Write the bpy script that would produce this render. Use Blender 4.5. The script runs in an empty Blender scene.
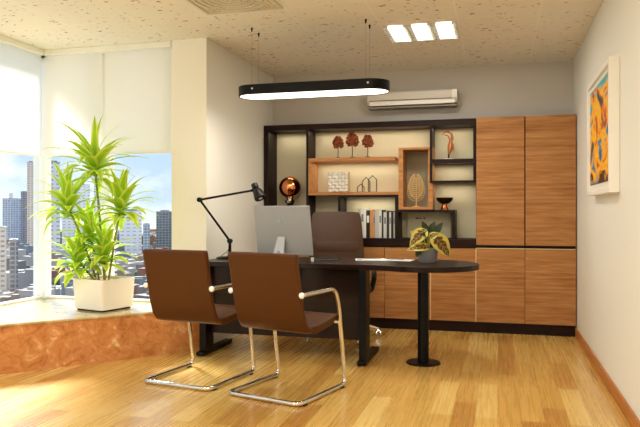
import bpy, bmesh, math, random
from mathutils import Vector, Matrix
random.seed(7)
C = bpy.context.scene.collection
PI = math.pi
S = bpy.context.scene

# ------------------------------------------------------------------ camera, world, lights, exposure
cd = bpy.data.cameras.new('camera'); cam = bpy.data.objects.new('camera', cd); C.objects.link(cam)
cam.location = (0, 0, 1.17); cam.rotation_euler = (PI/2, 0, math.atan(178/667))
cd.sensor_width = 36; cd.lens = 36*667/640; cd.shift_y = -1.5/640
cd.clip_start = 0.05; cd.clip_end = 6000
S.camera = cam
S.view_settings.view_transform = 'Standard'; S.view_settings.look = 'None'
S.view_settings.gamma = 1; S.view_settings.use_curve_mapping = False
S.view_settings.exposure = 0.15

w = bpy.data.worlds.new('sky'); S.world = w; w.use_nodes = True
nt = w.node_tree; nt.nodes.clear()
wo = nt.nodes.new('ShaderNodeOutputWorld'); bg = nt.nodes.new('ShaderNodeBackground')
tc = nt.nodes.new('ShaderNodeTexCoord'); sep = nt.nodes.new('ShaderNodeSeparateXYZ')
gr = nt.nodes.new('ShaderNodeValToRGB'); no = nt.nodes.new('ShaderNodeTexNoise'); cr = nt.nodes.new('ShaderNodeValToRGB')
mp = nt.nodes.new('ShaderNodeMapping'); mx = nt.nodes.new('ShaderNodeMixRGB')
nt.links.new(tc.outputs['Generated'], sep.inputs[0]); nt.links.new(sep.outputs['Z'], gr.inputs[0])
gr.color_ramp.elements[0].position = 0.0; gr.color_ramp.elements[0].color = (.56, .68, .82, 1)
gr.color_ramp.elements[1].position = 0.35; gr.color_ramp.elements[1].color = (.25, .45, .82, 1)
nt.links.new(tc.outputs['Generated'], mp.inputs[0]); mp.inputs['Scale'].default_value = (6, 6, 16)
nt.links.new(mp.outputs[0], no.inputs['Vector']); no.inputs['Scale'].default_value = 1.3; no.inputs['Detail'].default_value = 6
cr.color_ramp.elements[0].position = .40; cr.color_ramp.elements[1].position = .64
nt.links.new(no.outputs[0], cr.inputs[0]); nt.links.new(cr.outputs[0], mx.inputs[0])
nt.links.new(gr.outputs[0], mx.inputs[1]); mx.inputs[2].default_value = (.9, .92, .96, 1)
nt.links.new(mx.outputs[0], bg.inputs[0]); bg.inputs[1].default_value = 1.25
nt.links.new(bg.outputs[0], wo.inputs[0])

def light(name, kind, loc, energy, color, rot=(0, 0, 0), **kw):
    l = bpy.data.lights.new(name, kind); l.energy = energy; l.color = color
    for k, v in kw.items(): setattr(l, k, v)
    o = bpy.data.objects.new(name, l); o.location = loc; o.rotation_euler = rot; C.objects.link(o); return o
sd = Vector((.56, -.52, -.64)).to_track_quat('-Z', 'Y').to_euler()
light('sun', 'SUN', (-6, 8, 9), 12.0, (1, .965, .91), sd, angle=math.radians(14))
WARM = (1, .97, .89)
for (x, y, e) in ((-.6, 2.3, 30), (-2.4, 1.7, 26), (-.6, -.7, 22), (-2.4, -.7, 22)):
    light('fill_lamp', 'AREA', (x, y, 2.64), e, WARM, shape='RECTANGLE', size=.55, size_y=.5)  # added area lights out of view, general fill without any fixture
light('recessed_lamp', 'AREA', (-.6, 5.5, 2.615), 16, WARM, shape='RECTANGLE', size=.52, size_y=.45)
light('pendant_lamp', 'AREA', (-1.425, 5.11, 2.095), 12, (1, .92, .8), shape='RECTANGLE', size=1.1, size_y=.24)
for (x0, x1, z) in ((-2.3, -1.95, 2.01), (-1.86, -.68, 2.01), (-.6, -.26, 2.01), (-.6, -.26, 1.64), (-1.5, -1.02, 1.305), (-1.84, -1.0, 1.68), (-.58, -.24, 1.445)):
    light('shelf_led', 'AREA', ((x0+x1)/2, 6.82, z), 1.5*(x1-x0), (1, .9, .7), shape='RECTANGLE', size=x1-x0, size_y=.03)

# ------------------------------------------------------------------ materials
def lin(c):
    return tuple(((v/255)/12.92 if v/255 <= .04045 else ((v/255+.055)/1.055)**2.4) for v in c)+(1,)
M = {}
def mat(name, rgb, rough=.5, metal=0, spec=.5, coat=0, bump=0, bscale=60, var=0, emit=None, estr=0, trans=0):
    m = bpy.data.materials.new(name); m.use_nodes = True; n = m.node_tree; b = n.nodes['Principled BSDF']
    b.inputs['Base Color'].default_value = lin(rgb); b.inputs['Roughness'].default_value = rough
    b.inputs['Metallic'].default_value = metal; b.inputs['Specular IOR Level'].default_value = spec
    b.inputs['Coat Weight'].default_value = coat; b.inputs['Transmission Weight'].default_value = trans
    if emit: b.inputs['Emission Color'].default_value = lin(emit); b.inputs['Emission Strength'].default_value = estr
    t = n.nodes.new('ShaderNodeTexCoord'); nz = n.nodes.new('ShaderNodeTexNoise')
    nz.inputs['Scale'].default_value = bscale; nz.inputs['Detail'].default_value = 3
    n.links.new(t.outputs['Object'], nz.inputs['Vector'])
    if bump:
        bp = n.nodes.new('ShaderNodeBump'); bp.inputs['Strength'].default_value = bump; bp.inputs['Distance'].default_value = .002
        n.links.new(nz.outputs[0], bp.inputs['Height']); n.links.new(bp.outputs[0], b.inputs['Normal'])
    if var:
        h = n.nodes.new('ShaderNodeHueSaturation'); mr = n.nodes.new('ShaderNodeMapRange')
        mr.inputs['To Min'].default_value = 1-var; mr.inputs['To Max'].default_value = 1+var
        n.links.new(nz.outputs[0], mr.inputs[0]); n.links.new(mr.outputs[0], h.inputs['Value'])
        h.inputs['Color'].default_value = lin(rgb); n.links.new(h.outputs[0], b.inputs['Base Color'])
    M[name] = m; return m
def ramp(n, stops):
    r = n.nodes.new('ShaderNodeValToRGB'); e = r.color_ramp.elements
    while len(e) < len(stops): e.new(.5)
    for i, (p, c) in enumerate(stops): e[i].position = p; e[i].color = lin(c)
    return r
def tex(n, kind, scale_v=(1, 1, 1), rot=(0, 0, 0), src='Object', **kw):
    t = n.nodes.new('ShaderNodeTexCoord'); m = n.nodes.new('ShaderNodeMapping')
    m.inputs['Scale'].default_value = scale_v; m.inputs['Rotation'].default_value = rot
    x = n.nodes.new(kind); n.links.new(t.outputs[src], m.inputs[0]); n.links.new(m.outputs[0], x.inputs['Vector'])
    for k, v in kw.items(): x.inputs[k].default_value = v
    return x
def mixrgb(n, fac, a, b, mode='MIX'):
    x = n.nodes.new('ShaderNodeMixRGB'); x.blend_type = mode
    for s, v in zip(x.inputs, (fac, a, b)):
        if hasattr(v, 'is_output'): n.links.new(v, s)
        else: s.default_value = v if not isinstance(v, tuple) or len(v) == 4 else lin(v)
    return x

mat('white_wall', (236, 235, 225), .6, bump=.05, bscale=220)
mat('back_wall_paint', (200, 194, 186), .7, bump=.05, bscale=220)
mat('white_paint', (240, 240, 232), .5)
mat('window_frame', (246, 246, 243), .35)
mat('planter_white', (240, 235, 222), .3, coat=.3)
mat('black_metal', (8, 8, 8), .42, 0, .18)
mat('black_plastic', (9, 9, 10), .42, 0, .3)
mat('chrome', (225, 222, 215), .12, 1)
mat('steel_cap', (245, 243, 238), .25, .3)
mat('silver', (164, 165, 166), .4, .25)
mat('silver_light', (190, 190, 190), .35, .3)
mat('emblem', (150, 168, 180), .25, .6)
mat('copper', (224, 140, 92), .08, 1)
mat('leather', (79, 43, 11), .38, 0, .2, 0, .10, 260, .06)
mat('leather_dark', (70, 46, 30), .45, 0, .3, 0, .12, 240, .06)
mat('soil', (122, 88, 48), .95, bump=1, bscale=90, var=.5)
mat('stem', (150, 150, 62), .6, var=.2)
mat('pot_grey', (125, 124, 126), .55, bump=.1)
mat('gold', (232, 196, 128), .4, .3)
mat('relief_white', (236, 232, 220), .5)
mat('bronze', (52, 36, 27), .3, .7)
mat('figure_wood', (190, 120, 70), .4, .2)
mat('wire_black', (25, 22, 20), .5, .3)
mat('topiary', (150, 78, 44), .9, bump=1, bscale=120, var=.5)
mat('topiary_trunk', (62, 36, 22), .8)
mat('panel_beige', (200, 190, 160), .6)
mat('grey_fabric', (158, 146, 120), .8)
mat('plaque', (222, 212, 182), .6)
mat('plaque_ink', (96, 34, 26), .6)
mat('paper', (238, 238, 236), .6)
mat('paper_print', (120, 128, 135), .6)
mat('plastic_white', (232, 229, 222), .4)
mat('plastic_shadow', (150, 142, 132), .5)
mat('ac_plastic', (212, 205, 194), .45)
mat('vent_white', (214, 206, 186), .5)
mat('frame_white', (243, 240, 232), .4)
mat('mat_board', (232, 226, 210), .7)
mat('glow', (255, 250, 240), .5, emit=(255, 247, 232), estr=2.2)
mat('cell_glow', (255, 250, 240), .5, emit=(255, 248, 235), estr=3.0)
mat('louvre', (225, 225, 220), .2, .8)
mat('strip', (226, 205, 165), .3, .5)
mat('rubber', (20, 20, 20), .7)
mat('dark_gap', (28, 17, 14), .6)
mat('box_dark', (176, 160, 120), .5)
mat('tray', (38, 34, 34), .35)

def wood(name, stops, scale_v, rough, coat=0, rot=(0, 0, 0), fine=(2, 60, 60)):
    m = mat(name, (100, 80, 60), rough, 0, .16, coat); n = m.node_tree; b = n.nodes['Principled BSDF']
    a = tex(n, 'ShaderNodeTexNoise', scale_v, rot, Scale=1.0, Detail=5, Distortion=.6)
    r = ramp(n, stops); n.links.new(a.outputs[0], r.inputs[0])
    f = tex(n, 'ShaderNodeTexNoise', tuple(v*4 for v in scale_v), rot, Scale=1.0, Detail=2)
    rf = ramp(n, [(.3, (205, 205, 205)), (.7, (255, 255, 255))]); n.links.new(f.outputs[0], rf.inputs[0])
    x = mixrgb(n, .7, r.outputs[0], rf.outputs[0], 'MULTIPLY'); n.links.new(x.outputs[0], b.inputs['Base Color'])
    return m
wood('oak_door', [(.30, (164, 108, 60)), (.5, (186, 130, 78)), (.7, (198, 145, 92))], (1.4, 8, 30), .42)
wood('oak_shelf', [(.3, (178, 116, 66)), (.7, (212, 155, 98))], (2, 14, 20), .45)
wood('walnut', [(.3, (24, 12, 10)), (.7, (42, 21, 17))], (30, 30, 2), .45, 0)
wood('walnut_h', [(.3, (25, 12, 10)), (.7, (44, 22, 18))], (2, 24, 30), .45, 0)
wood('desk_wood', [(.3, (24, 11, 7)), (.7, (40, 20, 13))], (2, 26, 26), .32, .08)
wood('base_wood', [(.3, (176, 104, 48)), (.7, (214, 144, 80))], (20, 2, 20), .35)

def floor_mat():
    m = mat('parquet', (200, 150, 90), .26, coat=.25); n = m.node_tree; b = n.nodes['Principled BSDF']
    br = tex(n, 'ShaderNodeTexBrick', (1, 1, 1), (0, 0, PI/2), Scale=1.0)
    br.inputs['Brick Width'].default_value = .78; br.inputs['Row Height'].default_value = .128
    br.inputs['Mortar Size'].default_value = .0007; br.inputs['Bias'].default_value = 0
    br.offset = .37; br.offset_frequency = 2
    br.inputs['Color1'].default_value = (0, 0, 0, 1); br.inputs['Color2'].default_value = (1, 1, 1, 1); br.inputs['Mortar'].default_value = (.5, .5, .5, 1)
    rp = ramp(n, [(0, (186, 134, 64)), (.2, (208, 165, 86)), (.75, (217, 178, 98)), (1, (230, 196, 118))])
    n.links.new(br.outputs['Color'], rp.inputs[0])
    g = tex(n, 'ShaderNodeTexNoise', (60, 1.3, 1), Scale=1.0, Detail=4, Distortion=.2)
    gr_ = ramp(n, [(.30, (228, 212, 188)), (.6, (255, 255, 255))]); n.links.new(g.outputs[0], gr_.inputs[0])
    x = mixrgb(n, .5, rp.outputs[0], gr_.outputs[0], 'MULTIPLY')
    y = mixrgb(n, br.outputs['Fac'], x.outputs[0], (120, 78, 38)); n.links.new(y.outputs[0], b.inputs['Base Color'])
    rr = n.nodes.new('ShaderNodeMapRange'); rr.inputs['To Min'].default_value = .2; rr.inputs['To Max'].default_value = .36
    n.links.new(g.outputs[0], rr.inputs[0]); n.links.new(rr.outputs[0], b.inputs['Roughness'])
    return m
floor_mat()
def ceil_mat():
    m = mat('ceiling_tile', (230, 220, 200), .85); n = m.node_tree; b = n.nodes['Principled BSDF']
    a = tex(n, 'ShaderNodeTexNoise', (20, 34, 1), (0, 0, .5), Scale=1.0, Detail=2.5, Distortion=.4)
    r = ramp(n, [(.0, (120, 98, 70)), (.30, (130, 106, 78)), (.345, (234, 228, 214)), (1, (238, 233, 220))])
    n.links.new(a.outputs[0], r.inputs[0])
    br = tex(n, 'ShaderNodeTexBrick', (1, 1, 1), Scale=1.0); br.offset = 0
    br.inputs['Brick Width'].default_value = .6; br.inputs['Row Height'].default_value = .6; br.inputs['Mortar Size'].default_value = .006
    mpn = [k for k in n.nodes if k.type == 'MAPPING'][-1]; mpn.inputs['Location'].default_value = (.3+.6*20, -5.2+.6*20, 0)
    x = mixrgb(n, br.outputs['Fac'], r.outputs[0], (240, 236, 224)); n.links.new(x.outputs[0], b.inputs['Base Color'])
    return m
ceil_mat()
def stone_mat():
    for nm, stops, rough in (('orange_marble', [(.32, (158, 92, 44)), (.45, (196, 126, 66)), (.57, (212, 146, 86)), (.68, (240, 206, 160))], .3),
                             ('cream_marble', [(.3, (176, 148, 92)), (.5, (204, 184, 136)), (.72, (226, 212, 176))], .12)):
        m = mat(nm, (190, 120, 60), rough, coat=.3); n = m.node_tree; b = n.nodes['Principled BSDF']
        a = tex(n, 'ShaderNodeTexNoise', (9, 9, 11), Scale=1.0, Detail=10, Roughness=.74, Distortion=.7)
        r = ramp(n, stops); n.links.new(a.outputs[0], r.inputs[0]); n.links.new(r.outputs[0], b.inputs['Base Color'])
stone_mat()
def art_mat():
    m = mat('abstract_paint', (200, 140, 40), .5); n = m.node_tree; b = n.nodes['Principled BSDF']
    a = tex(n, 'ShaderNodeTexNoise', (1, 2.6, 6.0), Scale=1.0, Detail=7, Distortion=1.0)
    r = ramp(n, [(.30, (20, 50, 60)), (.37, (40, 110, 90)), (.40, (190, 50, 20)), (.44, (242, 140, 14)), (.50, (252, 192, 24)), (.585, (244, 160, 18)), (.605, (30, 150, 190)), (.66, (20, 80, 160))])
    n.links.new(a.outputs[0], r.inputs[0])
    t = n.nodes.new('ShaderNodeTexCoord'); s = n.nodes.new('ShaderNodeSeparateXYZ'); n.links.new(t.outputs['Object'], s.inputs[0])
    ad = n.nodes.new('ShaderNodeMath'); ad.operation = 'MULTIPLY_ADD'; n.links.new(a.outputs[0], ad.inputs[0]); ad.inputs[1].default_value = .55; n.links.new(s.outputs['Z'], ad.inputs[2])
    rt = ramp(n, [(.57, (0, 0, 0)), (.61, (255, 255, 255))]); n.links.new(ad.outputs[0], rt.inputs[0])
    x = mixrgb(n, rt.outputs[0], r.outputs[0], (40, 178, 196))
    rb = ramp(n, [(.0, (255, 255, 255)), (.03, (0, 0, 0))]); 
    ad2 = n.nodes.new('ShaderNodeMath'); ad2.operation = 'MULTIPLY_ADD'; n.links.new(a.outputs[0], ad2.inputs[0]); ad2.inputs[1].default_value = .5; n.links.new(s.outputs['Z'], ad2.inputs[2])
    ad3 = n.nodes.new('ShaderNodeMath'); ad3.operation = 'ADD'; n.links.new(ad2.outputs[0], ad3.inputs[0]); ad3.inputs[1].default_value = .05
    n.links.new(ad3.outputs[0], rb.inputs[0])
    y = mixrgb(n, rb.outputs[0], x.outputs[0], (66, 22, 20)); n.links.new(y.outputs[0], b.inputs['Base Color'])
art_mat()
def leaf_mat(nm, rgb, trl):
    m = mat(nm, rgb, .4, var=.18, bscale=14); n = m.node_tree; b = n.nodes['Principled BSDF']; o = n.nodes['Material Output']
    t = n.nodes.new('ShaderNodeBsdfTranslucent'); t.inputs[0].default_value = lin(trl)
    x = n.nodes.new('ShaderNodeMixShader'); x.inputs[0].default_value = .4
    n.links.new(b.outputs[0], x.inputs[1]); n.links.new(t.outputs[0], x.inputs[2]); n.links.new(x.outputs[0], o.inputs[0])
leaf_mat('leaf_green', (164, 210, 54), (192, 228, 60))
leaf_mat('leaf_lime', (222, 236, 104), (232, 242, 116))
leaf_mat('leaf_edge', (214, 200, 92), (215, 205, 100))
leaf_mat('leaf_brown', (112, 74, 42), (120, 80, 40))
leaf_mat('leaf_dark', (46, 62, 30), (60, 80, 34))
def blind_mat():
    m = mat('blind_fabric', (246, 245, 240), .8); n = m.node_tree; b = n.nodes['Principled BSDF']; o = n.nodes['Material Output']
    t = n.nodes.new('ShaderNodeBsdfTranslucent'); t.inputs[0].default_value = lin((250, 249, 244))
    x = n.nodes.new('ShaderNodeMixShader'); x.inputs[0].default_value = .72
    n.links.new(b.outputs[0], x.inputs[1]); n.links.new(t.outputs[0], x.inputs[2]); n.links.new(x.outputs[0], o.inputs[0])
blind_mat()
def glass_mat():
    m = bpy.data.materials.new('pane_glass'); m.use_nodes = True; n = m.node_tree; n.nodes.clear()
    o = n.nodes.new('ShaderNodeOutputMaterial'); t = n.nodes.new('ShaderNodeBsdfTransparent'); g = n.nodes.new('ShaderNodeBsdfGlossy')
    g.inputs['Roughness'].default_value = .02; lw = n.nodes.new('ShaderNodeLayerWeight'); pw = n.nodes.new('ShaderNodeMath'); pw.operation = 'POWER'
    n.links.new(lw.outputs['Facing'], pw.inputs[0]); pw.inputs[1].default_value = 4
    f = n.nodes.new('ShaderNodeMath'); f.operation = 'MULTIPLY_ADD'; n.links.new(pw.outputs[0], f.inputs[0]); f.inputs[1].default_value = .4; f.inputs[2].default_value = .02
    t.inputs[0].default_value = (.95, .97, .97, 1)
    x = n.nodes.new('ShaderNodeMixShader'); n.links.new(f.outputs[0], x.inputs[0]); n.links.new(t.outputs[0], x.inputs[1]); n.links.new(g.outputs[0], x.inputs[2])
    n.links.new(x.outputs[0], o.inputs[0]); M['pane_glass'] = m
glass_mat()
def facade(nm, wall, win, bw, bh, ms):
    m = mat(nm, wall, .7); n = m.node_tree; b = n.nodes['Principled BSDF']
    t = n.nodes.new('ShaderNodeTexCoord'); s = n.nodes.new('ShaderNodeSeparateXYZ'); n.links.new(t.outputs['Object'], s.inputs[0])
    ad = n.nodes.new('ShaderNodeMath'); ad.operation = 'ADD'; n.links.new(s.outputs[0], ad.inputs[0]); n.links.new(s.outputs[1], ad.inputs[1])
    c = n.nodes.new('ShaderNodeCombineXYZ'); n.links.new(ad.outputs[0], c.inputs[0]); n.links.new(s.outputs[2], c.inputs[1])
    br = n.nodes.new('ShaderNodeTexBrick'); br.offset = 0; br.inputs['Scale'].default_value = 1
    br.inputs['Brick Width'].default_value = bw; br.inputs['Row Height'].default_value = bh; br.inputs['Mortar Size'].default_value = ms
    br.inputs['Color1'].default_value = lin(win); br.inputs['Color2'].default_value = lin(tuple(int(v*.8) for v in win)); br.inputs['Mortar'].default_value = lin(wall)
    n.links.new(c.outputs[0], br.inputs['Vector']); n.links.new(br.outputs['Color'], b.inputs['Base Color'])
facade('facade_grey', (220, 220, 222), (165, 168, 178), 7, 5, 1.8)  # pale wall and window tones put distance haze into the facade colours
facade('facade_white', (244, 243, 242), (196, 199, 206), 8, 5, 2)
facade('facade_tan', (226, 208, 190), (180, 162, 150), 4.5, 3.4, 1.1)
facade('facade_dark', (150, 150, 158), (108, 112, 122), 4, 3.4, .5)
facade('facade_blue', (190, 200, 214), (146, 158, 180), 4, 3.6, .6)
for i, c in enumerate(((214, 208, 200), (196, 190, 186), (176, 150, 136), (150, 144, 142), (226, 224, 222), (124, 118, 116), (168, 104, 84), (140, 150, 160))):
    mat('low_wall_%d' % i, tuple(int(v*.84) for v in c), .8, var=.35, bscale=.35)
mat('city_ground', (122, 118, 114), .9, var=.35, bscale=.05)
mat('tree_crown', (78, 104, 62), .9, var=.5, bscale=.6)

# ------------------------------------------------------------------ mesh helpers
def obj(name, bm, m, parent=None, loc=(0, 0, 0), rot=(0, 0, 0), bevel=0, seg=2, smooth=None, sub=0):
    bmesh.ops.recalc_face_normals(bm, faces=bm.faces)
    me = bpy.data.meshes.new(name); bm.to_mesh(me); bm.free()
    for k in (m if isinstance(m, (list, tuple)) else [m]): me.materials.append(M[k])
    o = bpy.data.objects.new(name, me); C.objects.link(o); o.location = loc; o.rotation_euler = rot
    if parent: o.parent = parent
    if smooth is not None:
        for p in me.polygons: p.use_smooth = True
        me.set_sharp_from_angle(angle=math.radians(smooth))
    if bevel:
        b = o.modifiers.new('bevel', 'BEVEL'); b.width = bevel; b.segments = seg; b.limit_method = 'ANGLE'; b.harden_normals = False
    if sub:
        s = o.modifiers.new('sub', 'SUBSURF'); s.levels = sub; s.render_levels = sub
    return o
def tag(o, label=None, cat=None, group=None, kind=None):
    if label: o['label'] = label
    if cat: o['category'] = cat
    if group: o['group'] = group
    if kind: o['kind'] = kind
    return o
def thing(name, label, cat, loc=(0, 0, 0), rz=0, group=None):
    o = bpy.data.objects.new(name, None); C.objects.link(o); o.location = loc; o.rotation_euler = (0, 0, rz); o.empty_display_size = .1
    return tag(o, label, cat, group)
def bx(bm, x0, x1, y0, y1, z0, z1, mi=0):
    v = [bm.verts.new(p) for p in ((x0, y0, z0), (x1, y0, z0), (x1, y1, z0), (x0, y1, z0), (x0, y0, z1), (x1, y0, z1), (x1, y1, z1), (x0, y1, z1))]
    for f in ((0, 3, 2, 1), (4, 5, 6, 7), (0, 1, 5, 4), (1, 2, 6, 5), (2, 3, 7, 6), (3, 0, 4, 7)):
        bm.faces.new([v[i] for i in f]).material_index = mi
def box(*a):
    bm = bmesh.new(); bx(bm, *a); return bm
def boxes(l):
    bm = bmesh.new()
    for a in l: bx(bm, *a)
    return bm
def round_path(pts, r, n=6):
    pts = [Vector(p) for p in pts]; out = [pts[0]]
    for i in range(1, len(pts)-1):
        a, b, c = pts[i-1], pts[i], pts[i+1]; d1 = (a-b); d2 = (c-b)
        k = min(r, d1.length*.48, d2.length*.48); p = b+d1.normalized()*k; q = b+d2.normalized()*k
        for j in range(n+1):
            t = j/n; out.append(p*(1-t)**2+b*2*t*(1-t)+q*t*t)
    out.append(pts[-1]); return out
def tube(bm, pts, r, n=10, cap=True, mi=0):
    pts = [Vector(p) for p in pts]; rings = []; up = None
    for i, p in enumerate(pts):
        d = (pts[min(i+1, len(pts)-1)]-pts[max(i-1, 0)]).normalized()
        if up is None: up = Vector((0, 0, 1)) if abs(d.z) < .9 else Vector((1, 0, 0))
        s = d.cross(up).normalized(); up = s.cross(d).normalized()
        rr = r[i] if isinstance(r, (list, tuple)) else r
        rings.append([bm.verts.new(p+(s*math.cos(2*PI*k/n)+up*math.sin(2*PI*k/n))*rr) for k in range(n)])
    for a, b in zip(rings, rings[1:]):
        for k in range(n): bm.faces.new((a[k], a[(k+1) % n], b[(k+1) % n], b[k])).material_index = mi
    if cap:
        bm.faces.new(rings[0]).material_index = mi; bm.faces.new(rings[-1][::-1]).material_index = mi
def tubes(*l):
    bm = bmesh.new()
    for a in l: tube(bm, *a)
    return bm
def lathe(prof, n=24, c=(0, 0, 0)):
    bm = bmesh.new(); rings = []
    for (r, z) in prof:
        if r < 1e-5: rings.append([bm.verts.new((c[0], c[1], c[2]+z))])
        else: rings.append([bm.verts.new((c[0]+r*math.cos(2*PI*k/n), c[1]+r*math.sin(2*PI*k/n), c[2]+z)) for k in range(n)])
    for a, b in zip(rings, rings[1:]):
        for k in range(n):
            k2 = (k+1) % n
            if len(a) == 1 and len(b) == 1: continue
            if len(a) == 1: bm.faces.new((a[0], b[k2], b[k]))
            elif len(b) == 1: bm.faces.new((a[k], a[k2], b[0]))
            else: bm.faces.new((a[k], a[k2], b[k2], b[k]))
    if len(rings[0]) > 1: bm.faces.new(rings[0][::-1])
    if len(rings[-1]) > 1: bm.faces.new(rings[-1])
    return bm
def prism(poly, z0, z1):
    bm = bmesh.new(); a = [bm.verts.new((x, y, z0)) for x, y in poly]; b = [bm.verts.new((x, y, z1)) for x, y in poly]; n = len(poly)
    bm.faces.new(a[::-1]); bm.faces.new(b)
    for i in range(n): bm.faces.new((a[i], a[(i+1) % n], b[(i+1) % n], b[i]))
    return bm
def ring_prism(out, inn, z0, z1):
    bm = bmesh.new(); n = len(out)
    R = [[bm.verts.new((x, y, z)) for x, y in p] for p, z in ((out, z0), (out, z1), (inn, z1), (inn, z0))]
    for q in range(4):
        a, b = R[q], R[(q+1) % 4]
        for i in range(n): bm.faces.new((a[i], a[(i+1) % n], b[(i+1) % n], b[i]))
    return bm
def stadium(cx, cy, lx, w, n=14):
    r = w/2; h = lx/2-r; p = []
    for k in range(n+1): a = -PI/2+PI*k/n; p.append((cx+h+r*math.cos(a), cy+r*math.sin(a)))
    for k in range(n+1): a = PI/2+PI*k/n; p.append((cx-h+r*math.cos(a), cy+r*math.sin(a)))
    return p
def slab(prof, t, x0, x1):
    """a bent sheet: side profile (y, z) thickened by t, running from x0 to x1"""
    P = [Vector((0, y, z)) for y, z in prof]; L = []
    for i, p in enumerate(P):
        d = (P[min(i+1, len(P)-1)]-P[max(i-1, 0)]).normalized(); nn = Vector((0, -d.z, d.y)); L.append((p+nn*t/2, p-nn*t/2))
    poly = [a for a, b in L]+[b for a, b in L[::-1]]; n = len(poly)
    bm = bmesh.new(); A = [bm.verts.new((x0, p.y, p.z)) for p in poly]; B = [bm.verts.new((x1, p.y, p.z)) for p in poly]; k = len(P)
    for i in range(n): bm.faces.new((A[i], A[(i+1) % n], B[(i+1) % n], B[i]))
    for i in range(k-1):
        bm.faces.new((A[i+1], A[i], A[n-1-i], A[n-2-i])); bm.faces.new((B[i], B[i+1], B[n-2-i], B[n-1-i]))
    return bm
def sphere(bm, c, r, u=16, v=10, sc=(1, 1, 1)):
    bmesh.ops.create_uvsphere(bm, u_segments=u, v_segments=v, radius=1, matrix=Matrix.Translation(c) @ Matrix.Diagonal((r*sc[0], r*sc[1], r*sc[2], 1)))
def sph(c, r, sc=(1, 1, 1)):
    bm = bmesh.new(); sphere(bm, c, r, 20, 14, sc); return bm
def leaf(bm, base, az, el, L, W, droop, nseg=8, twist=0, fold=.25, edge=.62, shape=1.0):
    p = Vector(base); rows = []
    hz = Vector((math.cos(az), math.sin(az), 0)); side0 = Vector((-math.sin(az), math.cos(az), 0))
    for i in range(nseg+1):
        t = i/nseg; e = el-droop*t**1.3; d = hz*math.cos(e)+Vector((0, 0, math.sin(e)))
        nrm = side0.cross(d)*-1; side = (side0*math.cos(twist*t)+nrm*math.sin(twist*t))
        ww = W*(math.sin(PI*min(1, (t*.93+.07))**(.62*shape)))**.9*.5+.001
        rows.append([bm.verts.new(p+side*(ww*s)+nrm*(fold*ww*abs(s))) for s in (-1, -edge, 0, edge, 1)])
        p = p+d*(L/nseg)
    for a, b in zip(rows, rows[1:]):
        for k in range(4): bm.faces.new((a[k], a[k+1], b[k+1], b[k])).material_index = 1 if k in (0, 3) else 0

# ------------------------------------------------------------------ setting
XL, XR, YB, YF, ZC = -2.39, .714, 6.95, -2.5, 2.65
WX, WY = -4.08, 5.30            # inner faces of the two window walls
def struct(name, bm, m, label=None, **kw):
    o = obj(name, bm, m, **kw); o['kind'] = 'structure'
    if label: o['label'] = label
    return o
struct('floor', box(-4.3, XR+.1, YF-.1, YB+.1, -.1, 0), 'parquet')
struct('ceiling', box(-4.3, XR+.1, YF-.1, YB+.1, ZC, ZC+.1), 'ceiling_tile')
struct('wall_right', box(XR, XR+.1, YF, YB, 0, ZC), 'white_wall')
struct('wall_back', box(XL-.1, XR+.1, YB, YB+.1, 0, ZC), 'back_wall_paint')
struct('wall_front', box(-4.3, XR+.1, YF-.1, YF, 0, ZC), 'white_wall')
struct('wall_left', boxes([(XL-.12, XL, 5.5, YB, 0, ZC)]), 'white_wall')
struct('wall_column', box(-2.715, XL, 5.22, 5.5, 0, ZC), 'white_wall', 'white square column between the window bay and the back of the room')
struct('wall_sill', boxes([(-4.3, WX, YF, 5.48, 0, .34), (WX, -2.735, 5.33, 5.48, 0, .34)]), 'white_wall')
struct('baseboard_right', box(XR-.016, XR, YF, 6.64, 0, .085), 'base_wood', bevel=.004)
pl = [(-4.08, 3.33), (-2.42, 5.205), (-2.737, 5.205), (-2.737, 5.33), (-4.08, 5.33)]
struct('raised_platform', prism(pl, 0, .345), 'orange_marble', 'raised platform with an orange marble face in the window bay')
pt = [(-4.24, 3.31), (-4.08, 3.31), (-2.405, 5.203), (-2.737, 5.203), (-2.737, 5.44), (-4.24, 5.44)]
struct('trim_1', prism(pt, .345, .363), 'cream_marble', 'polished cream stone top of the raised platform', bevel=.004)
struct('trim_2', boxes([(-4.1, -4.0, YF, 5.33, 2.6, ZC), (-4.1, -2.735, 5.235, 5.33, 2.6, ZC)]), 'white_paint', bevel=.004)

def window(name, axis, a0, a1, pos, mull):
    t = thing(name, None, None); t['kind'] = 'structure'
    L = []; z0, z1 = .363, 2.62
    def put(u0, u1, za, zb, d=.06):
        L.append((u0, u1, pos-d/2, pos+d/2, za, zb) if axis == 'x' else (pos-d/2, pos+d/2, u0, u1, za, zb))
    put(a0, a1, z0, z0+.02); put(a0, a1, z1-.05, z1)
    for m_, hw in mull: put(m_-hw, m_+hw, z0, z1, .09)
    obj('window_frame', boxes(L), 'window_frame', t, bevel=.003)
    for (p, _), (q, _) in zip(mull, mull[1:]):
        obj('pane', box(p, q, pos-.004, pos+.004, z0, z1) if axis == 'x' else box(pos-.004, pos+.004, p, q, z0, z1), 'pane_glass', t)
    return t
window('window_1', 'x', -4.15, -2.74, 5.40, [(-4.15, .065), (-3.455, .045), (-2.765, .02)])
window('window_2', 'y', YF, 5.36, -4.15, [(5.40, .03), (4.2, .045), (3.0, .045), (1.8, .045), (.6, .045), (-.6, .045), (-1.8, .045), (-2.47, .03)])

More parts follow.
